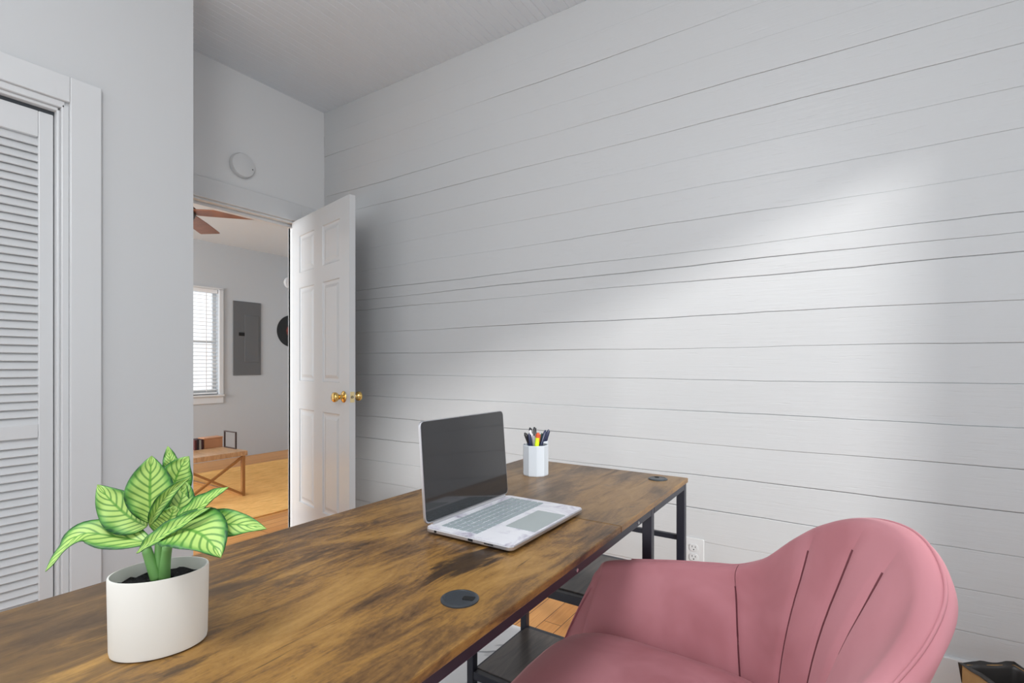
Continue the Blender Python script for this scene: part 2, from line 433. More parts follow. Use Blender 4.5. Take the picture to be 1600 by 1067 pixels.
ox, oz = -.527, .312
bm = bmesh.new()
Mw = Matrix.Translation((ox, YB-.0035, oz)) @ Matrix.Rotation(PI/2, 4, 'X')
rounded_plate(bm, -.041, .041, -.060, .060, 0, .006, .006, M=Mw)
ol = link_mesh('wall_outlet', bm, m_trim, bevel=.002)
tag(ol, 'white duplex wall outlet low on the shiplap wall between desk leg and chair', 'outlet')
for dz in (.020, -.020):
    bm = bmesh.new()
    rounded_plate(bm, -.017, .017, dz-.0145, dz+.0145, .006, .0085, .010, M=Mw)
    for dx, w, h in ((-.0065, .0022, .008), (.0065, .0022, .0065)):
        box(bm, dx-w/2, dx+w/2, dz+.001, dz+.001+h, .0083, .0088, M=Mw, mat=1)
    lathe(bm, [(.0026, .0083), (.0026, .0088)], c=(0, dz-.007, 0), M=Mw, n=12, mat=1)
    link_mesh('receptacle', bm, [m_trim, m_blackhole], ol)

# ------------------------------------------------------------------ desk
DX0, DX1, DZT, TH, RH = -1.030, -.415, .740, .015, .018
DYN, DYS, DYF = -.16, 1.080, 1.66
desk = tag(empty('desk', ((DX0+DX1)/2, .75, 0)), 'long rustic brown wood-top desk on a black steel frame by the shiplap wall', 'desk')
Pd = Matrix.Translation(-desk.location)
def dpart(name, bm, m, **k):
    bm.transform(Pd); return link_mesh(name, bm, m, desk, **k)
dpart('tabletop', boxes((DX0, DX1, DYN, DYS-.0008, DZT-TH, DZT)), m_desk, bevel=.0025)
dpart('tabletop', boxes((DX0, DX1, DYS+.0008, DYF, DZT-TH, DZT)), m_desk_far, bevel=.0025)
L = .025; ZL = .007
def leg(x, y): dpart('leg', boxes((x-L/2, x+L/2, y-L/2, y+L/2, ZL, DZT-TH)), m_steel, bevel=.002)
LX0, LX1 = DX0+.0125+.004, DX1-.0125-.003
LYA, LYB, LYN = 1.312, DYF-.022, DYN+.03
for x in (LX0, LX1):
    for y in (LYA, LYB, LYN): leg(x, y)
for x in (LX0, LX1):
    dpart('side_rail', boxes((x-L/2, x+L/2, LYN+L/2, LYA-L/2, DZT-TH-RH, DZT-TH), (x-L/2, x+L/2, LYA+L/2, LYB-L/2, DZT-TH-RH, DZT-TH)), m_steel, bevel=.002)
for y in (LYB, LYN):
    dpart('end_rail', boxes((LX0+L/2, LX1-L/2, y-L/2, y+L/2, DZT-TH-RH, DZT-TH)), m_steel, bevel=.002)
dpart('guard_bar', boxes((LX0+L/2, LX1-L/2, LYB-.006, LYB+.006, .545, .561)), m_steel)
for zt in (.445, .112):
    for x in (LX0, LX1): dpart('shelf_bearer', boxes((x-L/2+.004, x+L/2-.004, LYA+L/2, LYB-L/2, zt-.035, zt-.015)), m_steel)
    for y in (LYA, LYB): dpart('shelf_rail', boxes((LX0+L/2, LX1-L/2, y-.011, y+.011, zt-.028, zt-.003)), m_steel, bevel=.0015)
    dpart('shelf', boxes((LX0+L/2, LX1-L/2, LYA+.0115, LYB-.0115, zt-.015, zt)), m_shelf, bevel=.0015)['label'] = 'dark grey-brown shelf board'
for i, (gx, gy) in enumerate(((-.490, 1.588), (-.493, .607))):
    bm = bmesh.new()
    lathe(bm, [(.0265,-.001),(.0295,0),(.0295,.002),(.027,.0035),(.024,.0036),(.0236,.003),(.004,.003)], c=(gx, gy, DZT), n=40)
    g = dpart('grommet', bm, m_plastic, smooth=True, angle=30); g['label'] = 'round dark grey cable grommet'
    a = math.radians(20 if i else 120)
    bm = bmesh.new(); M = Matrix.Translation((gx+.015*math.cos(a), gy+.015*math.sin(a), DZT+.0031)) @ Matrix.Rotation(a, 4, 'Z')
    rounded_plate(bm, -.010, .009, -.0062, .0062, -.0002, .0006, .003, M=Pd @ M)
    o = link_mesh('cable_notch', bm, m_blackhole, g)
for y in (.30, .86, 1.20):
    bm = bmesh.new(); tube(bm, (LX1+L/2-.001, y, DZT-TH-.009), (LX1+L/2+.0018, y, DZT-TH-.009), .0035)
    dpart('bolt', bm, Mat('bright bolt', (.7,.7,.7), .3, 1).m if 'bright bolt' not in bpy.data.materials else bpy.data.materials['bright bolt'])

# rug under the desk
rug = link_mesh('area_rug', boxes((-1.95, .55, -1.2, 1.79, .0005, .0065)), mk_rug(), bevel=.002)
tag(rug, 'white rug with grey marbling on the floor under the desk', 'rug')

# ------------------------------------------------------------------ laptop
lap = tag(empty('laptop', (-.637, .963, DZT)), 'open silver laptop with marbled palm rest and black screen on the desk', 'laptop')
def mk_marble():
    m = Mat('lilac white marbled skin', (.75,.73,.78), .35)
    n1 = m.noise(m.coord((1,1,1)), 9, 5, .6, 1.8)
    m.col(m.ramp(n1, [(.30, (.36,.33,.42)), (.40, (.64,.62,.70)), (.50, (.84,.84,.88)), (.8, (.88,.88,.91))])); return m.m
m_marble = mk_marble()
m_silver = Mat('silver aluminium', (.62,.62,.65), .32, .85).m
m_key = Mat('grey blue keycaps', (.36,.42,.44), .45).m
m_pad = Mat('grey trackpad', (.42,.47,.47), .4).m
LXa, LXb, LYa, LYb, LB0, LB1 = -.112, .110, -.159, .159, .0045, .0145   # local extents about the laptop's empty
bm = bmesh.new(); rounded_plate(bm, LXa, LXb, LYa, LYb, LB0, LB1-.0008, .012); link_mesh('base', bm, m_silver, lap, bevel=.002)
bm = bmesh.new(); rounded_plate(bm, LXa+.0015, LXb-.0015, LYa+.0015, LYb-.0015, LB1-.0009, LB1, .0108); link_mesh('palm_rest', bm, m_marble, lap)['label'] = 'lilac-white marbled top surface'
bm = bmesh.new()
KY0, KY1, KXa, KXb = -.137, .139, -.090, .012
nr = 6
for r in range(nr):
    xa = KXa + (KXb-KXa)*r/nr; xb = KXa + (KXb-KXa)*(r+1)/nr
    widths = [1]*14 if r == 0 else [1]*13+[1.6] if r == 1 else [1.5]+[1]*12+[1] if r == 2 else [1.8]+[1]*11+[1.8] if r == 3 else [2.3]+[1]*10+[2.4] if r == 4 else [1.3,1,1,1.2,5.2,1.2,1,1,1,1]
    tot = sum(widths); y = KY1
    if r == 0: xa += .004
    for w in widths:
        dy = (KY1-KY0)*w/tot
        box(bm, xa+.0017, xb-.0017, y-dy+.0015, y-.0015, LB1, LB1+.0013); y -= dy
link_mesh('keyboard', bm, m_key, lap, bevel=.0004)['label'] = 'grey-blue keyboard'
bm = bmesh.new(); rounded_plate(bm, .030, .103, -.062, .078, LB1, LB1+.0005, .003); link_mesh('trackpad', bm, m_pad, lap)['label'] = 'plain grey trackpad'
bm = bmesh.new(); tube(bm, (LXa+.003, LYa+.02, LB1+.001), (LXa+.003, LYb-.02, LB1+.001), .0052); link_mesh('hinge', bm, m_silver, lap, smooth=True, angle=40)
for x0, w, z0, h in ((-.085, .006, .007, .0045), (.005, .012, .007, .0045), (.045, .022, .008, .0022)):
    link_mesh('port', boxes((x0, x0+w, LYa-.0006, LYa+.002, z0, z0+h)), m_blackhole, lap)
for x in (-.085, .085):
    for y in (-.12, .12):
        bm = bmesh.new(); lathe(bm, [(.008, 0), (.008, LB0+.0005)], c=(x, y, .0002), n=16); link_mesh('foot', bm, m_plastic, lap)
# screen: local plane, x up the screen
TILT = math.radians(4.5)
Ml = Matrix.Translation((LXa+.002, 0, LB1+.002)) @ Matrix.Rotation(-PI/2 - TILT, 4, 'Y')
bm = bmesh.new(); rounded_plate(bm, .002, .222, LYa, LYb, -.001, .0055, .012, M=Ml); lid = link_mesh('screen_lid', bm, m_silver, lap, bevel=.0012)
bm = bmesh.new(); rounded_plate(bm, .005, .2205, LYa+.0025, LYb-.0025, -.0016, -.0009, .0105, M=Ml)
m_scr = Mat('glossy black display', (.03,.03,.032), .06, spec=1.0).m
link_mesh('display', bm, m_scr, lid)['label'] = 'glossy black switched-off display'

# ------------------------------------------------------------------ pen cups and pens
m_cup = Mat('pale grey glazed ceramic', (.50,.54,.585), .35).m
def cup(c, r, h, n, name, label, rz):
    bm = bmesh.new()
    prof = [(r*.965, 0), (r, .004), (r, h-.002), (r-.0015, h), (r-.0035, h), (r-.0045, h-.003), (r-.0045, .005), (.001, .005)]
    lathe(bm, prof, n=n)
    o = link_mesh(name, bm, m_cup, bevel=.0012); o.location = c; o.rotation_euler = (0,0,rz)
    return tag(o, label, 'pen cup', 'pen cups on the desk')
C1, C2 = Vector((-.847, 1.436, DZT)), Vector((-.884, 1.515, DZT))
cup(C1, .0425, .099, 10, 'pen_cup', 'pale grey faceted pen cup behind the laptop, nearer of the two', .3)
cup(C2, .0365, .099, 10, 'pen_cup', 'pale pen cup mostly hidden directly behind the faceted cup', .1)
def pen(c, bot, top, r, body, cap, label, capfrac=.22, clip=True):
    b = Vector((c.x+bot[0], c.y+bot[1], DZT+.0075)); t = top
    M, Lp = frame_to(b, t)
    root = tag(empty('pen', b), label, 'pen', 'pens in the pen cups')
    T = Matrix.Translation(-b) @ M
    k = Lp*(1-capfrac)
    bm = bmesh.new(); lathe(bm, [(r*.25, 0), (r*.8, .012), (r, .016), (r, k)], M=T, n=16); link_mesh('barrel', bm, body, root, smooth=True, angle=40)
    bm = bmesh.new(); lathe(bm, [(r*1.04, k), (r*1.04, Lp-.006), (r*.75, Lp-.004), (r*.5, Lp)], M=T, n=16)
    o = link_mesh('cap', bm, cap, root, smooth=True, angle=40)
    if clip:
        bm = bmesh.new(); box(bm, r*1.0, r*1.0+.0016, -.0018, .0018, k-.012, Lp-.004, M=T); link_mesh('clip', bm, cap, root)
    return root
P = lambda n, c, r=.35: Mat(n, c, r).m
navy, ink, whitep, yel, orange, grn, bluegrey, tealw = P('navy plastic',(.012,.018,.06)), P('black plastic',(.010,.010,.014)), P('white plastic',(.72,.70,.74)), P('neon yellow',(.62,.80,.02)), P('red orange',(.55,.09,.03)), P('dark green',(.015,.06,.03)), P('blue grey',(.10,.13,.22)), P('pale aqua plastic',(.62,.72,.72))
Z1 = 1.675
for c, bot, top, r, b, cp, lab, cf in (
    (C1, (.012,.010), at(820,676,1.650), .0052, navy, ink, 'navy pen at the left side of the nearer cup', .25),
    (C1, (.000,-.008), at(826.5,677,1.640), .0046, bluegrey, navy, 'slim blue-grey pen leaning left in the nearer cup', .3),
    (C1, (.016,-.012), at(828,668,1.672), .0050, whitep, ink, 'white pen with black tip, tallest at the left', .06),
    (C1, (-.004,.012), at(835,667,1.690), .0045, ink, ink, 'slim black pen standing tall at the centre of the cup', .3),
    (C1, (-.016,-.004), at(834.5,681,1.655), .0046, whitep, whitep, 'short white pen beside the yellow highlighter', .3),
    (C1, (.004,-.020), at(841,676,1.640), .0072, yel, orange, 'neon yellow highlighter with red-orange end', .12),
    (C1, (-.022,.012), at(847,677,1.680), .0050, grn, grn, 'dark green pen right of the yellow highlighter', .3),
    (C1, (-.002,-.024), at(852.5,672,1.668), .0044, ink, navy, 'black pen at the right side of the nearer cup', .35),
    (C2, (-.014,-.012), at(853,675,1.735), .0046, tealw, navy, 'navy-capped pale pen in the hidden cup, left one', .33),
    (C2, (-.008,.012), at(857.5,671,1.755), .0046, tealw, navy, 'navy-capped pale pen leaning right in the hidden cup', .33)):
    pen(c, bot, top, r, b, cp, lab, cf)

# ------------------------------------------------------------------ potted plant
PC = Vector((-.7357, .2974, DZT+.0006)); PA, PB, PTH, PH = .0545, .0420, 1.03, .0966
pl = tag(empty('potted_plant', PC, PTH), 'leafy green variegated plant in an oval white pot on the desk', 'potted plant')
bm = bmesh.new()
lathe(bm, [(.90,0),(.955,.0015),(.972,.006),(1.0,PH-.003),(.99,PH),(.955,PH),(.945,PH-.004),(.93,PH-.026),(.01,PH-.027)], sx=PA, sy=PB, n=72)
pot = link_mesh('pot', bm, m_pot, pl, smooth=True, angle=40); pot['label'] = 'plain oval white ceramic pot'
bm = bmesh.new(); rs = random.Random(5); rows = []
for i in range(9):
    r = .935*(i/8); row = []
    for k in range(48):
        a = 2*PI*k/48; row.append(bm.verts.new((PA*r*math.cos(a), PB*r*math.sin(a), PH-.016 + (rs.uniform(-.004,.005) if i < 8 else rs.uniform(-.002,.003)))))
    rows.append(row)
grid_faces(bm, rows, closed=True); bmesh.ops.recalc_face_normals(bm, faces=bm.faces)
so = link_mesh('soil', bm, m_soil, pl, smooth=True)
Wi = (Matrix.Translation(PC) @ Matrix.Rotation(PTH, 4, 'Z')).inverted()
CAMD = (Vector((0,0,H)) - (PC + Vector((0,0,.13)))).normalized(); UP = Vector((0,0,1)); RT = Vector((CY, SY, 0))
def stalk(p0, p1, p2, r0, r1):
    bm = bmesh.new(); rows = []
    for i in range(9):
        t = i/8; c = p0*(1-t)**2 + p1*2*t*(1-t) + p2*t*t
        d = ((p1-p0)*(1-t) + (p2-p1)*t).normalized(); s = d.cross(CAMD).normalized(); u = s.cross(d); r = r0+(r1-r0)*t
        rows.append([bm.verts.new(Wi @ (c + s*r*math.cos(a) + u*r*math.sin(a))) for a in [2*PI*k/12 for k in range(12)]])
    grid_faces(bm, rows, closed=True); bm.faces.new(rows[0]); bm.faces.new(rows[-1]); bmesh.ops.recalc_face_normals(bm, faces=bm.faces)
    return link_mesh('stalk', bm, m_stem, pl, smooth=True)
Zp = .652
stalk(at(246,906,Zp), at(238,886,Zp), at(228,855,Zp-.004), .0072, .0055)
stalk(at(257,906,Zp), at(257,880,Zp), at(262,852,Zp-.004), .0066, .0055)
stalk(at(250,900,Zp+.004), at(247,860,Zp+.004), at(250,818,Zp+.008), .006, .004)
def leaf(p0, p1, p2, W, n, fold=.25, pk=.75, cup=.0):
    bm = bmesh.new(); uvl = bm.loops.layers.uv.new('UVMap'); NU, NV = 10, 18
    rows = []; uvs = {}
    for j in range(NV+1):
        v = j/NV; c = p0*(1-v)**2 + p1*2*v*(1-v) + p2*v*v
        d = ((p1-p0)*(1-v) + (p2-p1)*v).normalized(); s = d.cross(n).normalized(); nn = s.cross(d)
        w = W/2*(math.sin(PI*max(v, .0)**pk)**.85 if 0 < v < 1 else 0) + .0006*(1-v)
        row = []
        for i in range(NU+1):
            u = -1+2*i/NU
            q = c + s*(u*w*math.cos(fold)) + nn*(abs(u)**1.3*w*math.sin(fold)) + nn*(.0012*math.sin(v*20+abs(u)*4)*abs(u))
            vt = bm.verts.new(Wi @ q); uvs[vt] = ((u+1)/2, v); row.append(vt)
        rows.append(row)
    grid_faces(bm, rows)
    for f in bm.faces:
        for lp_ in f.loops: lp_[uvl].uv = uvs[lp_.vert]
    o = link_mesh('leaf', bm, m_leaf, pl, smooth=True)
    sm = o.modifiers.new('thickness', 'SOLIDIFY'); sm.thickness = .0006; sm.offset = 0
LV = [
    # base, control, tip  (px, py, depth) ; width ; normal ; fold
    ((236,846,.648), (128,812,.640), (108,846,.622), .034, UP*.75+CAMD*.55, .15, .8),      # drooping left, inner half
    ((230,822,.655), (196,812,.650), (152,757,.648), .050, CAMD-RT*.15, .2, .9),
    ((236,818,.655), (232,770,.655), (237,712,.662), .054, CAMD+UP*.1, .2, .95),
    ((268,748,.690), (268,725,.692), (262,697,.696), .018, CAMD, .1, .9),
    ((268,790,.685), (268,745,.685), (295,713,.690), .042, CAMD-RT*.2, .15, .95),
    ((250,815,.672), (268,790,.675), (290,755,.685), .044, CAMD, .2, .8),
    ((262,820,.668), (282,800,.672), (290,748,.690), .040, CAMD, .2, .9),
    ((234,822,.640), (248,775,.630), (298,745,.632), .017, CAMD, .5, .9),
    ((266,826,.650), (300,800,.645), (356,761,.640), .040, CAMD*.6+UP*.7, .25, .85),
    ((214,864,.620), (262,830,.612), (328,793,.622), .024, CAMD*.7+UP*.5, .6, .9),
    ((248,838,.632), (310,806,.615), (345,871,.592), .068, CAMD*.75+UP*.6, .2, .95),
    ((292,826,.640), (350,812,.635), (416,826,.628), .038, CAMD+UP*.2, .2, .75),
    ((246,838,.658), (268,815,.66), (272,790,.664), .046, CAMD, .2, .9),
]
for a, b, c, W, n, fo, pk in LV[1:]: leaf(at(*a), at(*b), at(*c), W, n, fo, pk)
# the long leaf that arches over and hangs down at the left
def arch_leaf():
    pts = [at(236,848,.648), at(205,843,.645), at(170,837,.640), at(138,833,.632), at(118,840,.624), at(102,857,.616), at(86,876,.610), at(71,893,.606)]
    bm = bmesh.new(); uvl = bm.loops.layers.uv.new('UVMap'); rows = []; uvs = {}; NU = 10
    prof = [.004, .017, .021, .0165, .0145, .0135, .0095, .0004]
    nrm = [UP*.8+CAMD*.7, UP*.7+CAMD*.8, UP*.6+CAMD*.8, UP*.6+CAMD*.7, UP*.5+CAMD*.7-RT*.4, CAMD*.6-RT*.7, CAMD*.6-RT*.7, CAMD*.6-RT*.7]
    N = 28
    def cr(L, t):
        k = min(int(t*(len(L)-1)), len(L)-2); f = t*(len(L)-1)-k
        a, b, c, d = L[max(k-1,0)], L[k], L[k+1], L[min(k+2,len(L)-1)]
        return .5*((2*b) + (c-a)*f + (2*a-5*b+4*c-d)*f*f + (3*b-a-3*c+d)*f**3)
    for j in range(N+1):
        v = j/N; c = cr(pts, v); d = (cr(pts, min(v+.02,1)) - cr(pts, max(v-.02,0))).normalized()
        s = d.cross(cr(nrm, v)).normalized(); nn = s.cross(d); w = max(cr(prof, v), .0003); row = []
        for i in range(NU+1):
            u = -1+2*i/NU; vt = bm.verts.new(Wi @ (c + s*u*w + nn*abs(u)*w*.25)); uvs[vt] = ((u+1)/2, v); row.append(vt)
        rows.append(row)
    grid_faces(bm, rows)
    for f in bm.faces:
        for l_ in f.loops: l_[uvl].uv = uvs[l_.vert]
    o = link_mesh('leaf', bm, m_leaf, pl, smooth=True); sm = o.modifiers.new('thickness', 'SOLIDIFY'); sm.thickness = .0006; sm.offset = 0
arch_leaf()

# ------------------------------------------------------------------ pink velvet tub chair
CC = Vector((-.24, .88, 0))
ch = tag(empty('desk_chair', CC), 'dusty pink velvet tub chair with stitched channel back at the desk', 'chair')
ZSEAT = .40
SHELL = [ # rim x, y, z ; seat-level x, y   (room coordinates)
 (-.515,1.180,.545,-.545,1.115), (-.512,1.190,.590,-.540,1.110), (-.485,1.194,.612,-.515,1.105), (-.349,1.192,.640,-.385,1.102),
 (-.250,1.190,.656,-.265,1.100), (-.190,1.187,.667,-.170,1.097), (-.130,1.165,.705,-.135,1.075), (-.070,1.112,.772,-.108,1.040),
 (-.020,1.055,.822,-.082,1.000), (.030,.995,.854,-.058,.950), (.070,.928,.864,-.046,.895), (.090,.860,.852,-.050,.840),
 (.091,.795,.824,-.070,.785), (.066,.735,.785,-.100,.740), (.022,.680,.738,-.140,.712), (-.020,.635,.692,-.190,.700),
 (-.085,.605,.662,-.235,.692), (-.200,.590,.645,-.320,.688), (-.340,.580,.628,-.420,.685), (-.450,.576,.612,-.500,.682),
 (-.475,.578,.590,-.525,.680), (-.480,.585,.545,-.530,.676)]
RIMF = [Vector((a-CC.x, b-CC.y, c)) for a, b, c, d, e in SHELL]; BOTF = [Vector((d-CC.x, e-CC.y, ZSEAT)) for a, b, c, d, e in SHELL]
def crv(L, t):
    t = max(0, min(len(L)-1.0, t)); k = min(int(t), len(L)-2); f = t-k
    a, b, c, d = L[max(k-1,0)], L[k], L[k+1], L[min(k+2,len(L)-1)]
    return .5*((2*b) + (c-a)*f + (2*a-5*b+4*c-d)*f*f + (3*b-a-3*c+d)*f**3)
TS = 5.0; TE = 16.0       # where arms meet the back
seams = [TS, 7.85, 9.3, 10.6, TE]
def section(t, seam_depth):
    R, B = crv(RIMF, t), crv(BOTF, t - .7*math.exp(-((t-8.2)/1.6)**2))
    dt = .15; tg = crv(RIMF, t+dt) - crv(RIMF, t-dt); tg.z = 0
    out = Vector((-tg.y, tg.x, 0)).normalized()
    back = max(0, min(1, 1-abs(t-10.3)/6))
    ex = 1.25 + .5*back; th = .044 + .002*back
    pts = []
    puff = .010 + .010*back
    N = 14
    Rin = R - out*th*.5 - Vector((0,0,th*.42))
    for i in range(N+1):
        h = i/N; g = h**ex
        p = Vector((B.x+(Rin.x-B.x)*g, B.y+(Rin.y-B.y)*g, B.z+(Rin.z-B.z)*h))
        p -= out*(puff*math.sin(PI*h)**.7)
        if h > .12: p += out*seam_depth*math.sin(min(1, (h-.12)/.2)*PI/2)*(1 if h < .82 else max(0, (1-h)/.18))
        pts.append(p)
    for a in (150, 120, 90, 60, 30, 0): # rounded rim, inside to outside
        a = math.radians(a)
        pts.append(R + out*(th*.5*math.cos(a)) + Vector((0,0, th*.42*(math.sin(a)-1))))
    O = Vector((B.x, B.y, .36)) + out*.055
    Ro = pts[-1]
    for i in range(1, 8):
        h = i/7; g = (1-h)**(ex*.8)
        pts.append(Vector((O.x+(Ro.x-O.x)*g, O.y+(Ro.y-O.y)*g, O.z+(Ro.z-O.z)*(1-h))) + out*.006*math.sin(PI*h))
    pts.append(Vector((B.x, B.y, .36)))
    return pts
def loft(name, t0, t1, n, seamlist, mat):
    bm = bmesh.new(); rows = []
    ts = [t0+(t1-t0)*i/n for i in range(n+1)]
    for s in seamlist:
        for e in (-.3, -.15, -.075, -.02, 0, .02, .075, .15, .3):
            if t0 <= s+e <= t1: ts.append(s+e)
    ts = sorted(set(round(t, 4) for t in ts))
    for t in ts:
        dep = 0
        for s in seamlist:
            dep = max(dep, .0095*math.exp(-abs(t-s)/.17))
        rows.append([bm.verts.new(p) for p in section(t, dep)])
    grid_faces(bm, rows, closed=True)
    bm.faces.new(rows[0]); bm.faces.new(rows[-1])
    bmesh.ops.recalc_face_normals(bm, faces=bm.faces)
    return link_mesh(name, bm, mat, ch, smooth=True, angle=60)
loft('armrest', 0, TS-.012, 26, [TS], m_velvet)
loft('armrest', TE+.012, len(RIMF)-1, 26, [TE], m_velvet)
bk = loft('backrest', TS+.012, TE-.012, 72, seams, m_velvet)
def sweep(name, pts, r, mat, parent, n=8):
    bm = bmesh.new(); rows = []; up = Vector((0,0,1))
    for i, p in enumerate(pts):
        d = (pts[min(i+1, len(pts)-1)] - pts[max(i-1, 0)]).normalized()
        sd_ = d.cross(up).normalized() if abs(d.z) < .95 else d.cross(Vector((1,0,0))).normalized(); u = sd_.cross(d)
        rows.append([bm.verts.new(p + sd_*r*math.cos(2*PI*k/n) + u*r*math.sin(2*PI*k/n)) for k in range(n)])
    grid_faces(bm, rows, closed=True); bm.faces.new(rows[0]); bm.faces.new(rows[-1]); bmesh.ops.recalc_face_normals(bm, faces=bm.faces)
    return link_mesh(name, bm, mat, parent, smooth=True)
for s_ in seams: sweep('seam', section(s_, .0088)[2:14], .0019, m_seam, bk)
sweep('piping', [section(2.4+(17.6-2.0)*i/176, 0)[18] for i in range(177)], .0022, m_velvet, bk)
for t_ in (0.0, len(RIMF)-1.0):   # corded front edge of each arm
    sc0 = section(t_, 0); sweep('edge_cord', sc0[1:12], .0015, m_seam, ch)
# seat cushion
bm = bmesh.new(); rows = []
def seat_out(a):
    c, s = math.cos(a), math.sin(a)
    k = .48
    x = (1 if c > 0 else -1)*abs(c)**k; y = (1 if s > 0 else -1)*abs(s)**k
    X = -.060 + .234*x
    Y = .013 + (.216 - .016*((X+.294)/.468))*y
    if c < 0: X -= .018*(1-y*y)
    return X, Y
for r, z in ((.90,.352),(.97,.362),(1.0,.385),(1.01,.43),(1.0,.462),(.975,.480),(.92,.491),(.78,.500),(.5,.506),(.25,.509),(.02,.510)):
    rows.append([bm.verts.new(((seat_out(2*PI*k/64)[0]+.06)*r-.06, seat_out(2*PI*k/64)[1]*r, z)) for k in range(64)])
grid_faces(bm, rows, closed=True); bm.faces.new(rows[0]); bm.faces.new(rows[-1]); bmesh.ops.recalc_face_normals(bm, faces=bm.faces)
link_mesh('seat', bm, m_velvet_seat, ch, smooth=True)
bm = bmesh.new(); lathe(bm, [(.12,.335),(.13,.353),(.13,.356)], n=32); lathe(bm, [(.024,.09),(.024,.336)], n=24); link_mesh('pedestal', bm, m_steel, ch, smooth=True, angle=40)
for k in range(4):
    a = PI/4+k*PI/2; bm = bmesh.new()
    bar(bm, (.02*math.cos(a), .02*math.sin(a), .11), (.27*math.cos(a), .27*math.sin(a), .022), .03, .026)
    lathe(bm, [(.016, .007), (.016, .012), (.01, .03)], c=(.26*math.cos(a), .26*math.sin(a), 0), n=16)
    link_mesh('leg', bm, m_steel, ch, bevel=.003)

# ------------------------------------------------------------------ waste bin, lower right
A = at(1503, 1031, 1.50); fz = A.z
bn = tag(empty('waste_bin', (A.x, A.y, 0), YAW), 'tan box-shaped waste bin with dark grey liner on the floor by the shiplap wall', 'waste bin')
m_tan = Mat('tan cardboard', (.40,.235,.095), .7)
m_tan.col(m_tan.ramp(m_tan.noise(m_tan.coord((1,1,1)), 9, 3), [(.3,(.34,.19,.075)),(.7,(.44,.27,.11))])); m_tan = m_tan.m
m_liner = Mat('dark grey plastic liner', (.042,.038,.036), .42).m
# local: x right, y away from the camera; far-left corner at the origin
bm = bmesh.new(); w_, d_, h_ = .155, .26, fz-.012
for q in ((0, .004, -d_, 0), (w_-.004, w_, -d_, 0), (.004, w_-.004, -d_, -d_+.004), (.004, w_-.004, -.004, 0)): box(bm, q[0], q[1], q[2], q[3], .002, h_)
box(bm, .004, w_-.004, -d_+.004, -.004, .002, .008)
link_mesh('body', bm, m_tan, bn, bevel=.001)
bm = bmesh.new(); rr = random.Random(11); ring = []
per = [(.0, -d_*(1-i/12)) for i in range(12)] + [(w_*i/12, 0) for i in range(12)] + [(w_, -d_*i/12) for i in range(12)] + [(w_*(1-i/12), -d_) for i in range(12)]
rows = [[], [], [], []]
cx, cy_ = w_/2, -d_/2
for i, (x, y) in enumerate(per):
    ox_, oy_ = (x-cx)/abs(w_/2), (y-cy_)/abs(d_/2)
    wv = .003*math.sin(i*.9) + rr.uniform(-.001,.001)
    over = 0 if x < .012 else .045 + .015*math.sin(i*1.1)
    rows[0].append(bm.verts.new((x-ox_*.008, y-oy_*.008, .03)))
    rows[1].append(bm.verts.new((x-ox_*.007, y-oy_*.007, h_-.012)))
    rows[2].append(bm.verts.new((x-ox_*.001, y-oy_*.001, h_+.007+wv*.9)))
    rows[3].append(bm.verts.new((x+ox_*.007+.002*math.sin(i*2.3), y+oy_*.007, h_+.001-over)))
grid_faces(bm, rows, closed=True)
li = link_mesh('liner', bm, m_liner, bn, smooth=True); li['label'] = 'dark grey liner bag folded over the rim'
sm = li.modifiers.new('thickness', 'SOLIDIFY'); sm.thickness = .0012; sm.offset = 0

# ================================================================== room beyond
m_fan = Mat('red brown fan wood', (.21,.075,.035), .4); gq = m_fan.noise(m_fan.coord((1,1,1)), 14, 4); m_fan.col(m_fan.ramp(gq, [(.3,(.16,.055,.025)),(.7,(.26,.10,.045))])); m_fan = m_fan.m
m_bronze = Mat('dark bronze', (.05,.03,.022), .35, .8).m
FC = Vector((-4.16, 1.82, 2.25))
fan = tag(empty('ceiling_fan', (FC.x, FC.y, ZCF)), 'red-brown ceiling fan hanging in the room beyond the doorway', 'ceiling fan')
dz = FC.z - ZCF
bm = bmesh.new(); lathe(bm, [(.075,-.002),(.07,-.03),(.02,-.045)], n=32); bm2 = bmesh.new()
lathe(bm2, [(.012, dz+.06), (.012, -.04)], n=16); link_mesh('downrod', bm2, m_bronze, fan, smooth=True, angle=40); link_mesh('canopy', bm, m_bronze, fan, smooth=True, angle=40)
bm = bmesh.new(); lathe(bm, [(.04, dz-.06), (.085, dz-.05), (.10, dz-.015), (.10, dz+.03), (.06, dz+.065), (.015, dz+.07)], n=40); link_mesh('motor_housing', bm, m_bronze, fan, smooth=True, angle=40)
for k in range(4):
    a = math.radians(47+90*k); R = Matrix.Rotation(a, 4, 'Z') @ Matrix.Translation((0,0,dz+.0)) @ Matrix.Rotation(math.radians(-5), 4, 'X')
    bm = bmesh.new()
    o2 = [(.09,.058),(.16,.066),(.35,.074),(.64,.078),(.66,.074)]
    pts = [(x,y) for x,y in o2] + [(x,-y) for x,y in reversed(o2)]
    lo = [bm.verts.new(R @ Vector((x,y,-.004))) for x,y in pts]; hi = [bm.verts.new(R @ Vector((x,y,.004))) for x,y in pts]
    bm.faces.new(list(reversed(lo))); bm.faces.new(hi)
    for i in range(len(pts)): bm.faces.new((lo[i], lo[(i+1)%len(pts)], hi[(i+1)%len(pts)], hi[i]))
    link_mesh('blade', bm, m_fan, fan, bevel=.002)
bm = bmesh.new(); tube(bm, (.06, .05, dz-.05), (.06, .05, dz-.62), .0022, n=8); link_mesh('pull_chain', bm, m_bronze, fan)

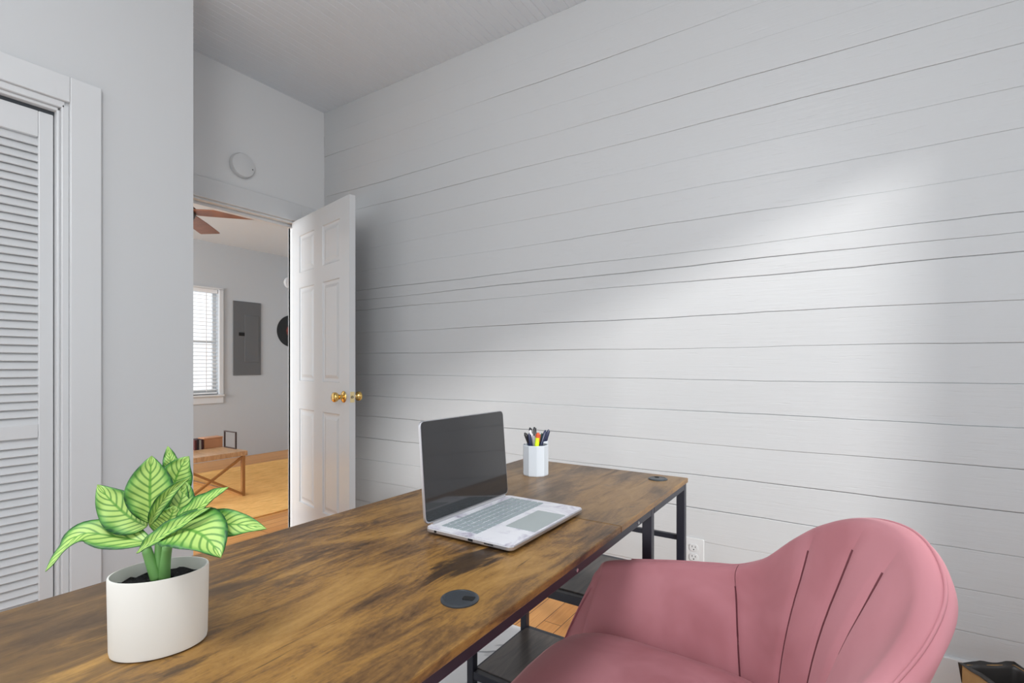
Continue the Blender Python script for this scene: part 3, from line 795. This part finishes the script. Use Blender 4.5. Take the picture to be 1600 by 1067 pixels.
# far window and its blind
fy0, fy1, fz0, fz1 = FW
w2 = struct(empty('window_2', (XF, (fy0+fy1)/2, fz0)), 'white framed window in the far room', 'window')
Pw = Matrix.Translation(-w2.location)
def wpart(name, bm, m, **k): bm.transform(Pw); return link_mesh(name, bm, m, w2, **k)
bm = bmesh.new()
for q in ((fy0-.08, fy0, fz0-.02, fz1+.005), (fy1, fy1+.045, fz0-.02, fz1+.005), (fy0-.08, fy1+.045, fz1, fz1+.02)): box(bm, XF, XF+.016, q[0], q[1], q[2], q[3])
wpart('casing', bm, m_trim)
wpart('stool', boxes((XF-.1, XF+.035, fy0-.09, fy1+.05, fz0-.022, fz0)), m_trim, bevel=.003)
wpart('apron', boxes((XF, XF+.014, fy0-.08, fy1+.045, fz0-.10, fz0-.022)), m_trim)
bm = bmesh.new(); xm = XF-.085
for q in ((fy0, fy0+.035, fz0, fz1), (fy1-.035, fy1, fz0, fz1), (fy0+.035, fy1-.035, fz0, fz0+.05), (fy0+.035, fy1-.035, fz1-.04, fz1), (fy0+.035, fy1-.035, (fz0+fz1)/2-.012, (fz0+fz1)/2+.012)): box(bm, xm-.015, xm+.015, *q)
wpart('sash', bm, m_trim)
mg = bpy.data.materials.new('window glass'); mg.use_nodes = True; nt = mg.node_tree; nt.nodes.clear()
o_ = nt.nodes.new('ShaderNodeOutputMaterial'); tr_ = nt.nodes.new('ShaderNodeBsdfTransparent'); gl_ = nt.nodes.new('ShaderNodeBsdfGlossy'); mx_ = nt.nodes.new('ShaderNodeMixShader')
mx_.inputs[0].default_value = .06; gl_.inputs['Roughness'].default_value = .02
nt.links.new(tr_.outputs[0], mx_.inputs[1]); nt.links.new(gl_.outputs[0], mx_.inputs[2]); nt.links.new(mx_.outputs[0], o_.inputs[0])
wpart('pane', boxes((xm-.003, xm+.001, fy0+.02, fy1-.02, fz0+.02, fz1-.02)), mg)
m_slat = Mat('white blind slats', (.80,.80,.80), .5).m
bl = tag(empty('window_blind', (XF-.035, (fy0+fy1)/2, fz1)), 'white slatted blind hanging in the far room window', 'blind')
Pb = Matrix.Translation(-bl.location)
bm = boxes((XF-.06, XF-.012, fy0+.01, fy1-.01, fz1-.04, fz1-.001)); bm.transform(Pb); link_mesh('headrail', bm, m_slat, bl)
bm = bmesh.new(); z = fz1-.075
while z > fz0+.04:
    M = Matrix.Translation((XF-.036, 0, z)) @ Matrix.Rotation(math.radians(10), 4, 'Y'); box(bm, -.024, .024, fy0+.012, fy1-.012, -.002, .002, M=Pb @ M); z -= .043
link_mesh('slats', bm, m_slat, bl)
bm = boxes((XF-.06, XF-.012, fy0+.012, fy1-.012, fz0+.008, fz0+.026)); bm.transform(Pb); link_mesh('bottom_rail', bm, m_slat, bl)
for y in (fy0+.12, fy1-.13):
    bm = boxes((XF-.0125, XF-.0115, y-.004, y+.004, fz0+.02, fz1-.03)); bm.transform(Pb); link_mesh('ladder_tape', bm, m_slat, bl)

# electrical panel
def on_far(px, py):
    u = (px-800)/F; Z = -XF/(SY-u*CY); return Vector((XF, Z*(u*SY+CY), H-(py-HY)*Z/F))
a, b = on_far(363.5, 469.5), on_far(407, 586)
y0p, y1p = a.y, b.y; z1p = a.z; z0p = H-(586-HY)*6.2/F
m_panel = Mat('grey enamelled steel', (.115,.118,.122), .45).m
ep = tag(empty('electrical_panel', (XF, (y0p+y1p)/2, z0p)), 'dark grey electrical breaker panel on the far room wall beside the window', 'electrical panel')
Pp = Matrix.Translation(-ep.location)
bm = boxes((XF, XF+.012, y0p, y1p, z0p, z1p)); bm.transform(Pp); link_mesh('cover', bm, m_panel, ep, bevel=.004)
ym = y0p+(y1p-y0p)*.40
bm = boxes((XF+.0118, XF+.018, ym, y1p-.03, z0p+.16, z1p-.16)); bm.transform(Pp); dr = link_mesh('door', bm, m_panel, ep, bevel=.003)
zl = on_far(374, 522).z
bm = boxes((XF+.0118, XF+.02, ym-.07, ym-.005, zl-.02, zl+.02)); bm.transform(Pp); link_mesh('latch', bm, m_blackhole, ep)

# round black wall piece with a red centre, like a big record
vc = on_far(455.5, 517.5)
vy = vc.y; rr_ = .206
vm = tag(empty('wall_record', (XF, vy, vc.z)), 'round black record with red centre hung on the far room wall', 'wall decoration')
Mv = Matrix.Translation((0,0,0)) @ Matrix.Rotation(PI/2, 4, 'Y')
bm = bmesh.new(); prof = [(rr_, .001), (rr_, .006)] + [(rr_-.004-(rr_-.084)*i/14, .006 + (.0012 if i % 2 else 0)) for i in range(15)] + [(.07,.006)]
lathe(bm, prof, M=Mv, n=64); link_mesh('disc', bm, Mat('black vinyl', (.006,.006,.006), .3).m, vm, smooth=True, angle=30)
bm = bmesh.new(); lathe(bm, [(.08,.006),(.08,.008),(.05,.0085),(.02,.009)], M=Mv, n=48)
mr_ = Mat('dark red label', (.10,.012,.008), .4); mr_.col(mr_.ramp(mr_.noise(mr_.coord((1,1,1)), 14, 4), [(.35,(.03,.006,.005)),(.55,(.16,.018,.012)),(.75,(.30,.11,.05))])); link_mesh('centre_label', bm, mr_.m, vm, smooth=True, angle=30)
# small round white wall plate
sc_ = on_far(451, 442)
bm = bmesh.new(); lathe(bm, [(.07,.0),(.072,.02),(.06,.032),(.02,.034)], M=Matrix.Translation(sc_) @ Matrix.Rotation(PI/2, 4, 'Y'), n=40)
tag(link_mesh('smoke_alarm', bm, paint('alarm white', (.62,.62,.63), .5), smooth=True, angle=35), 'round white alarm high on the far room wall above the record', 'smoke alarm')
# rug of the far room
fr = link_mesh('living_room_rug', boxes((-5.43, -3.53, .7, 3.75, .0005, .010)), mk_farrug(), bevel=.003)
tag(fr, 'large tan rug on the floor of the room beyond the doorway', 'rug')
# coffee table
m_tw = Mat('light tan table wood', (.55,.31,.15), .35); gq = m_tw.noise(m_tw.coord((3,14,3)), 4, 6, .6, .8); m_tw.col(m_tw.ramp(gq, [(.3,(.40,.21,.095)),(.55,(.55,.33,.17)),(.75,(.66,.43,.25))])); m_tw = m_tw.m
m_tf = Mat('brown wood frame', (.36,.17,.055), .4).m
TX1, TX0, TY0, TY1, TZ = -4.165, -5.15, 1.765, 2.335, .385
ct = tag(empty('coffee_table', ((TX0+TX1)/2, (TY0+TY1)/2, .0105)), 'tan wood coffee table with X-braced ends in the room beyond', 'coffee table')
Pc = Matrix.Translation(-ct.location)
def cpart(name, bm, m, **k): bm.transform(Pc); return link_mesh(name, bm, m, ct, **k)
cpart('tabletop', boxes((TX0, TX1, TY0, TY1, TZ-.04, TZ)), m_tw, bevel=.004)
lw = .026
for x in (TX0+.02, TX1-.02):
    for y in (TY0+.03, TY1-.03): cpart('leg', boxes((x-lw/2, x+lw/2, y-lw/2, y+lw/2, .0105, TZ-.04)), m_tf, bevel=.002)
    bm = bmesh.new()
    bar(bm, (x, TY0+.035, .025), (x, TY1-.035, TZ-.05), .018, .018); cpart('cross_brace', bm, m_tf)
    bm = bmesh.new(); bar(bm, (x+.004, TY0+.035, TZ-.05), (x+.004, TY1-.035, .025), .018, .018); cpart('cross_brace', bm, m_tf)
for y in (TY0+.03, TY1-.03):
    cpart('bottom_rail', boxes((TX0+.033, TX1-.033, y-.011, y+.011, .0107, .0307)), m_tf)
# things on the table
bxp = at(330, 695, 4.70)
m_salmon = Mat('salmon wood', (.50,.24,.12), .5).m
bx = tag(empty('wooden_box', (-4.60, 2.255, TZ)), 'small salmon-tan wooden box on the coffee table', 'box')
bm = boxes((-.05, .05, -.082, .072, .0, .078)); link_mesh('body', bm, m_salmon, bx, bevel=.003)
bm = boxes((-.053, .053, -.085, .075, .078, .090)); link_mesh('lid', bm, m_salmon, bx, bevel=.003)
m_pages = Mat('book pages', (.72,.66,.55), .8).m
for i, (c, h, lab) in enumerate((((.05,.012,.012), .085, 'dark maroon book beside the wooden box on the coffee table'), ((.30,.27,.24), .080, 'pale grey book, second from the wooden box'), ((.025,.015,.02), .088, 'black book, third from the wooden box'), ((.09,.02,.02), .083, 'dark red book, fourth from the wooden box'))):
    bk_ = tag(empty('book', (-4.60, 2.155-.018*i, TZ)), lab, 'book', 'books on the coffee table')
    mm = Mat('book cloth', c, .6).m
    bm = boxes((-.06, .06, -.008, -.006, 0, h), (-.06, .06, .006, .008, 0, h), (.058, .060, -.006, .006, 0, h)); link_mesh('cover', bm, mm, bk_)
    bm = boxes((-.057, .0575, -.0058, .0058, .002, h-.003)); link_mesh('pages', bm, m_pages, bk_)
# open black frame standing on the far edge of the table
fa = at(350.0, 697.5, 4.60)
of = tag(empty('photo_frame', (-4.41, 2.318, TZ)), 'empty black rectangular frame standing on the coffee table edge', 'frame')
bm = boxes((-.095, -.086, -.006, .006, 0, .145), (.086, .095, -.006, .006, 0, .145), (-.086, .086, -.006, .006, .137, .145), (-.086, .086, -.006, .006, 0, .008))
link_mesh('border', bm, Mat('thin dark frame', (.045,.03,.028), .5).m, of)

# ------------------------------------------------------------------ light
w = bpy.data.worlds.new('sky'); SC.world = w; w.use_nodes = True
bg = w.node_tree.nodes['Background']; bg.inputs[0].default_value = (.90, .95, 1, 1); bg.inputs[1].default_value = .95
sun = bpy.data.lights.new('sun', 'SUN'); sun.energy = 2.2; sun.angle = math.radians(6.5); sun.color = (1, .985, .96)
so_ = bpy.data.objects.new('sun', sun); COL.objects.link(so_)
so_.rotation_euler = Vector((-1.9, 1.0, -.77)).to_track_quat('-Z', 'Y').to_euler()
def area(name, loc, to, sx, sy, e, c=(1,1,1)):
    l = bpy.data.lights.new(name, 'AREA'); l.shape = 'RECTANGLE'; l.size = sx; l.size_y = sy; l.energy = e; l.color = c
    o = bpy.data.objects.new(name, l); COL.objects.link(o); o.location = loc
    o.rotation_euler = (Vector(to)-Vector(loc)).to_track_quat('-Z', 'Y').to_euler(); return o
area('far_room_fill_light', (-4.6, -2.2, 1.5), (-4.6, 3, 1.0), 1.6, 1.4, 140, (.88, .95, 1))  # added fill for the room beyond, no window is modelled at this spot
fill = bpy.data.lights.new('room_fill_light', 'POINT'); fill.energy = 36; fill.shadow_soft_size = .3; fill.color = (.98, .99, 1)  # added point fill without a fixture, brightens walls and chair seat
lo_ = bpy.data.objects.new('room_fill_light', fill); COL.objects.link(lo_); lo_.location = (-.38, -.40, 2.30)

# ------------------------------------------------------------------ camera and view
cam = bpy.data.cameras.new('camera'); cam.sensor_width = 36; cam.lens = 36*F/1600; cam.shift_y = (HY-533.5)/1600; cam.clip_start = .02
co = bpy.data.objects.new('camera', cam); COL.objects.link(co)
co.location = (0, 0, H); co.rotation_euler = (PI/2, 0, YAW); SC.camera = co
SC.view_settings.view_transform = 'Standard'; SC.view_settings.look = 'None'; SC.view_settings.gamma = 1; SC.view_settings.use_curve_mapping = False
SC.view_settings.exposure = .64
SC.cycles.use_denoising = True
SC.cycles.max_bounces = 10; SC.cycles.diffuse_bounces = 6; SC.cycles.sample_clamp_indirect = 6
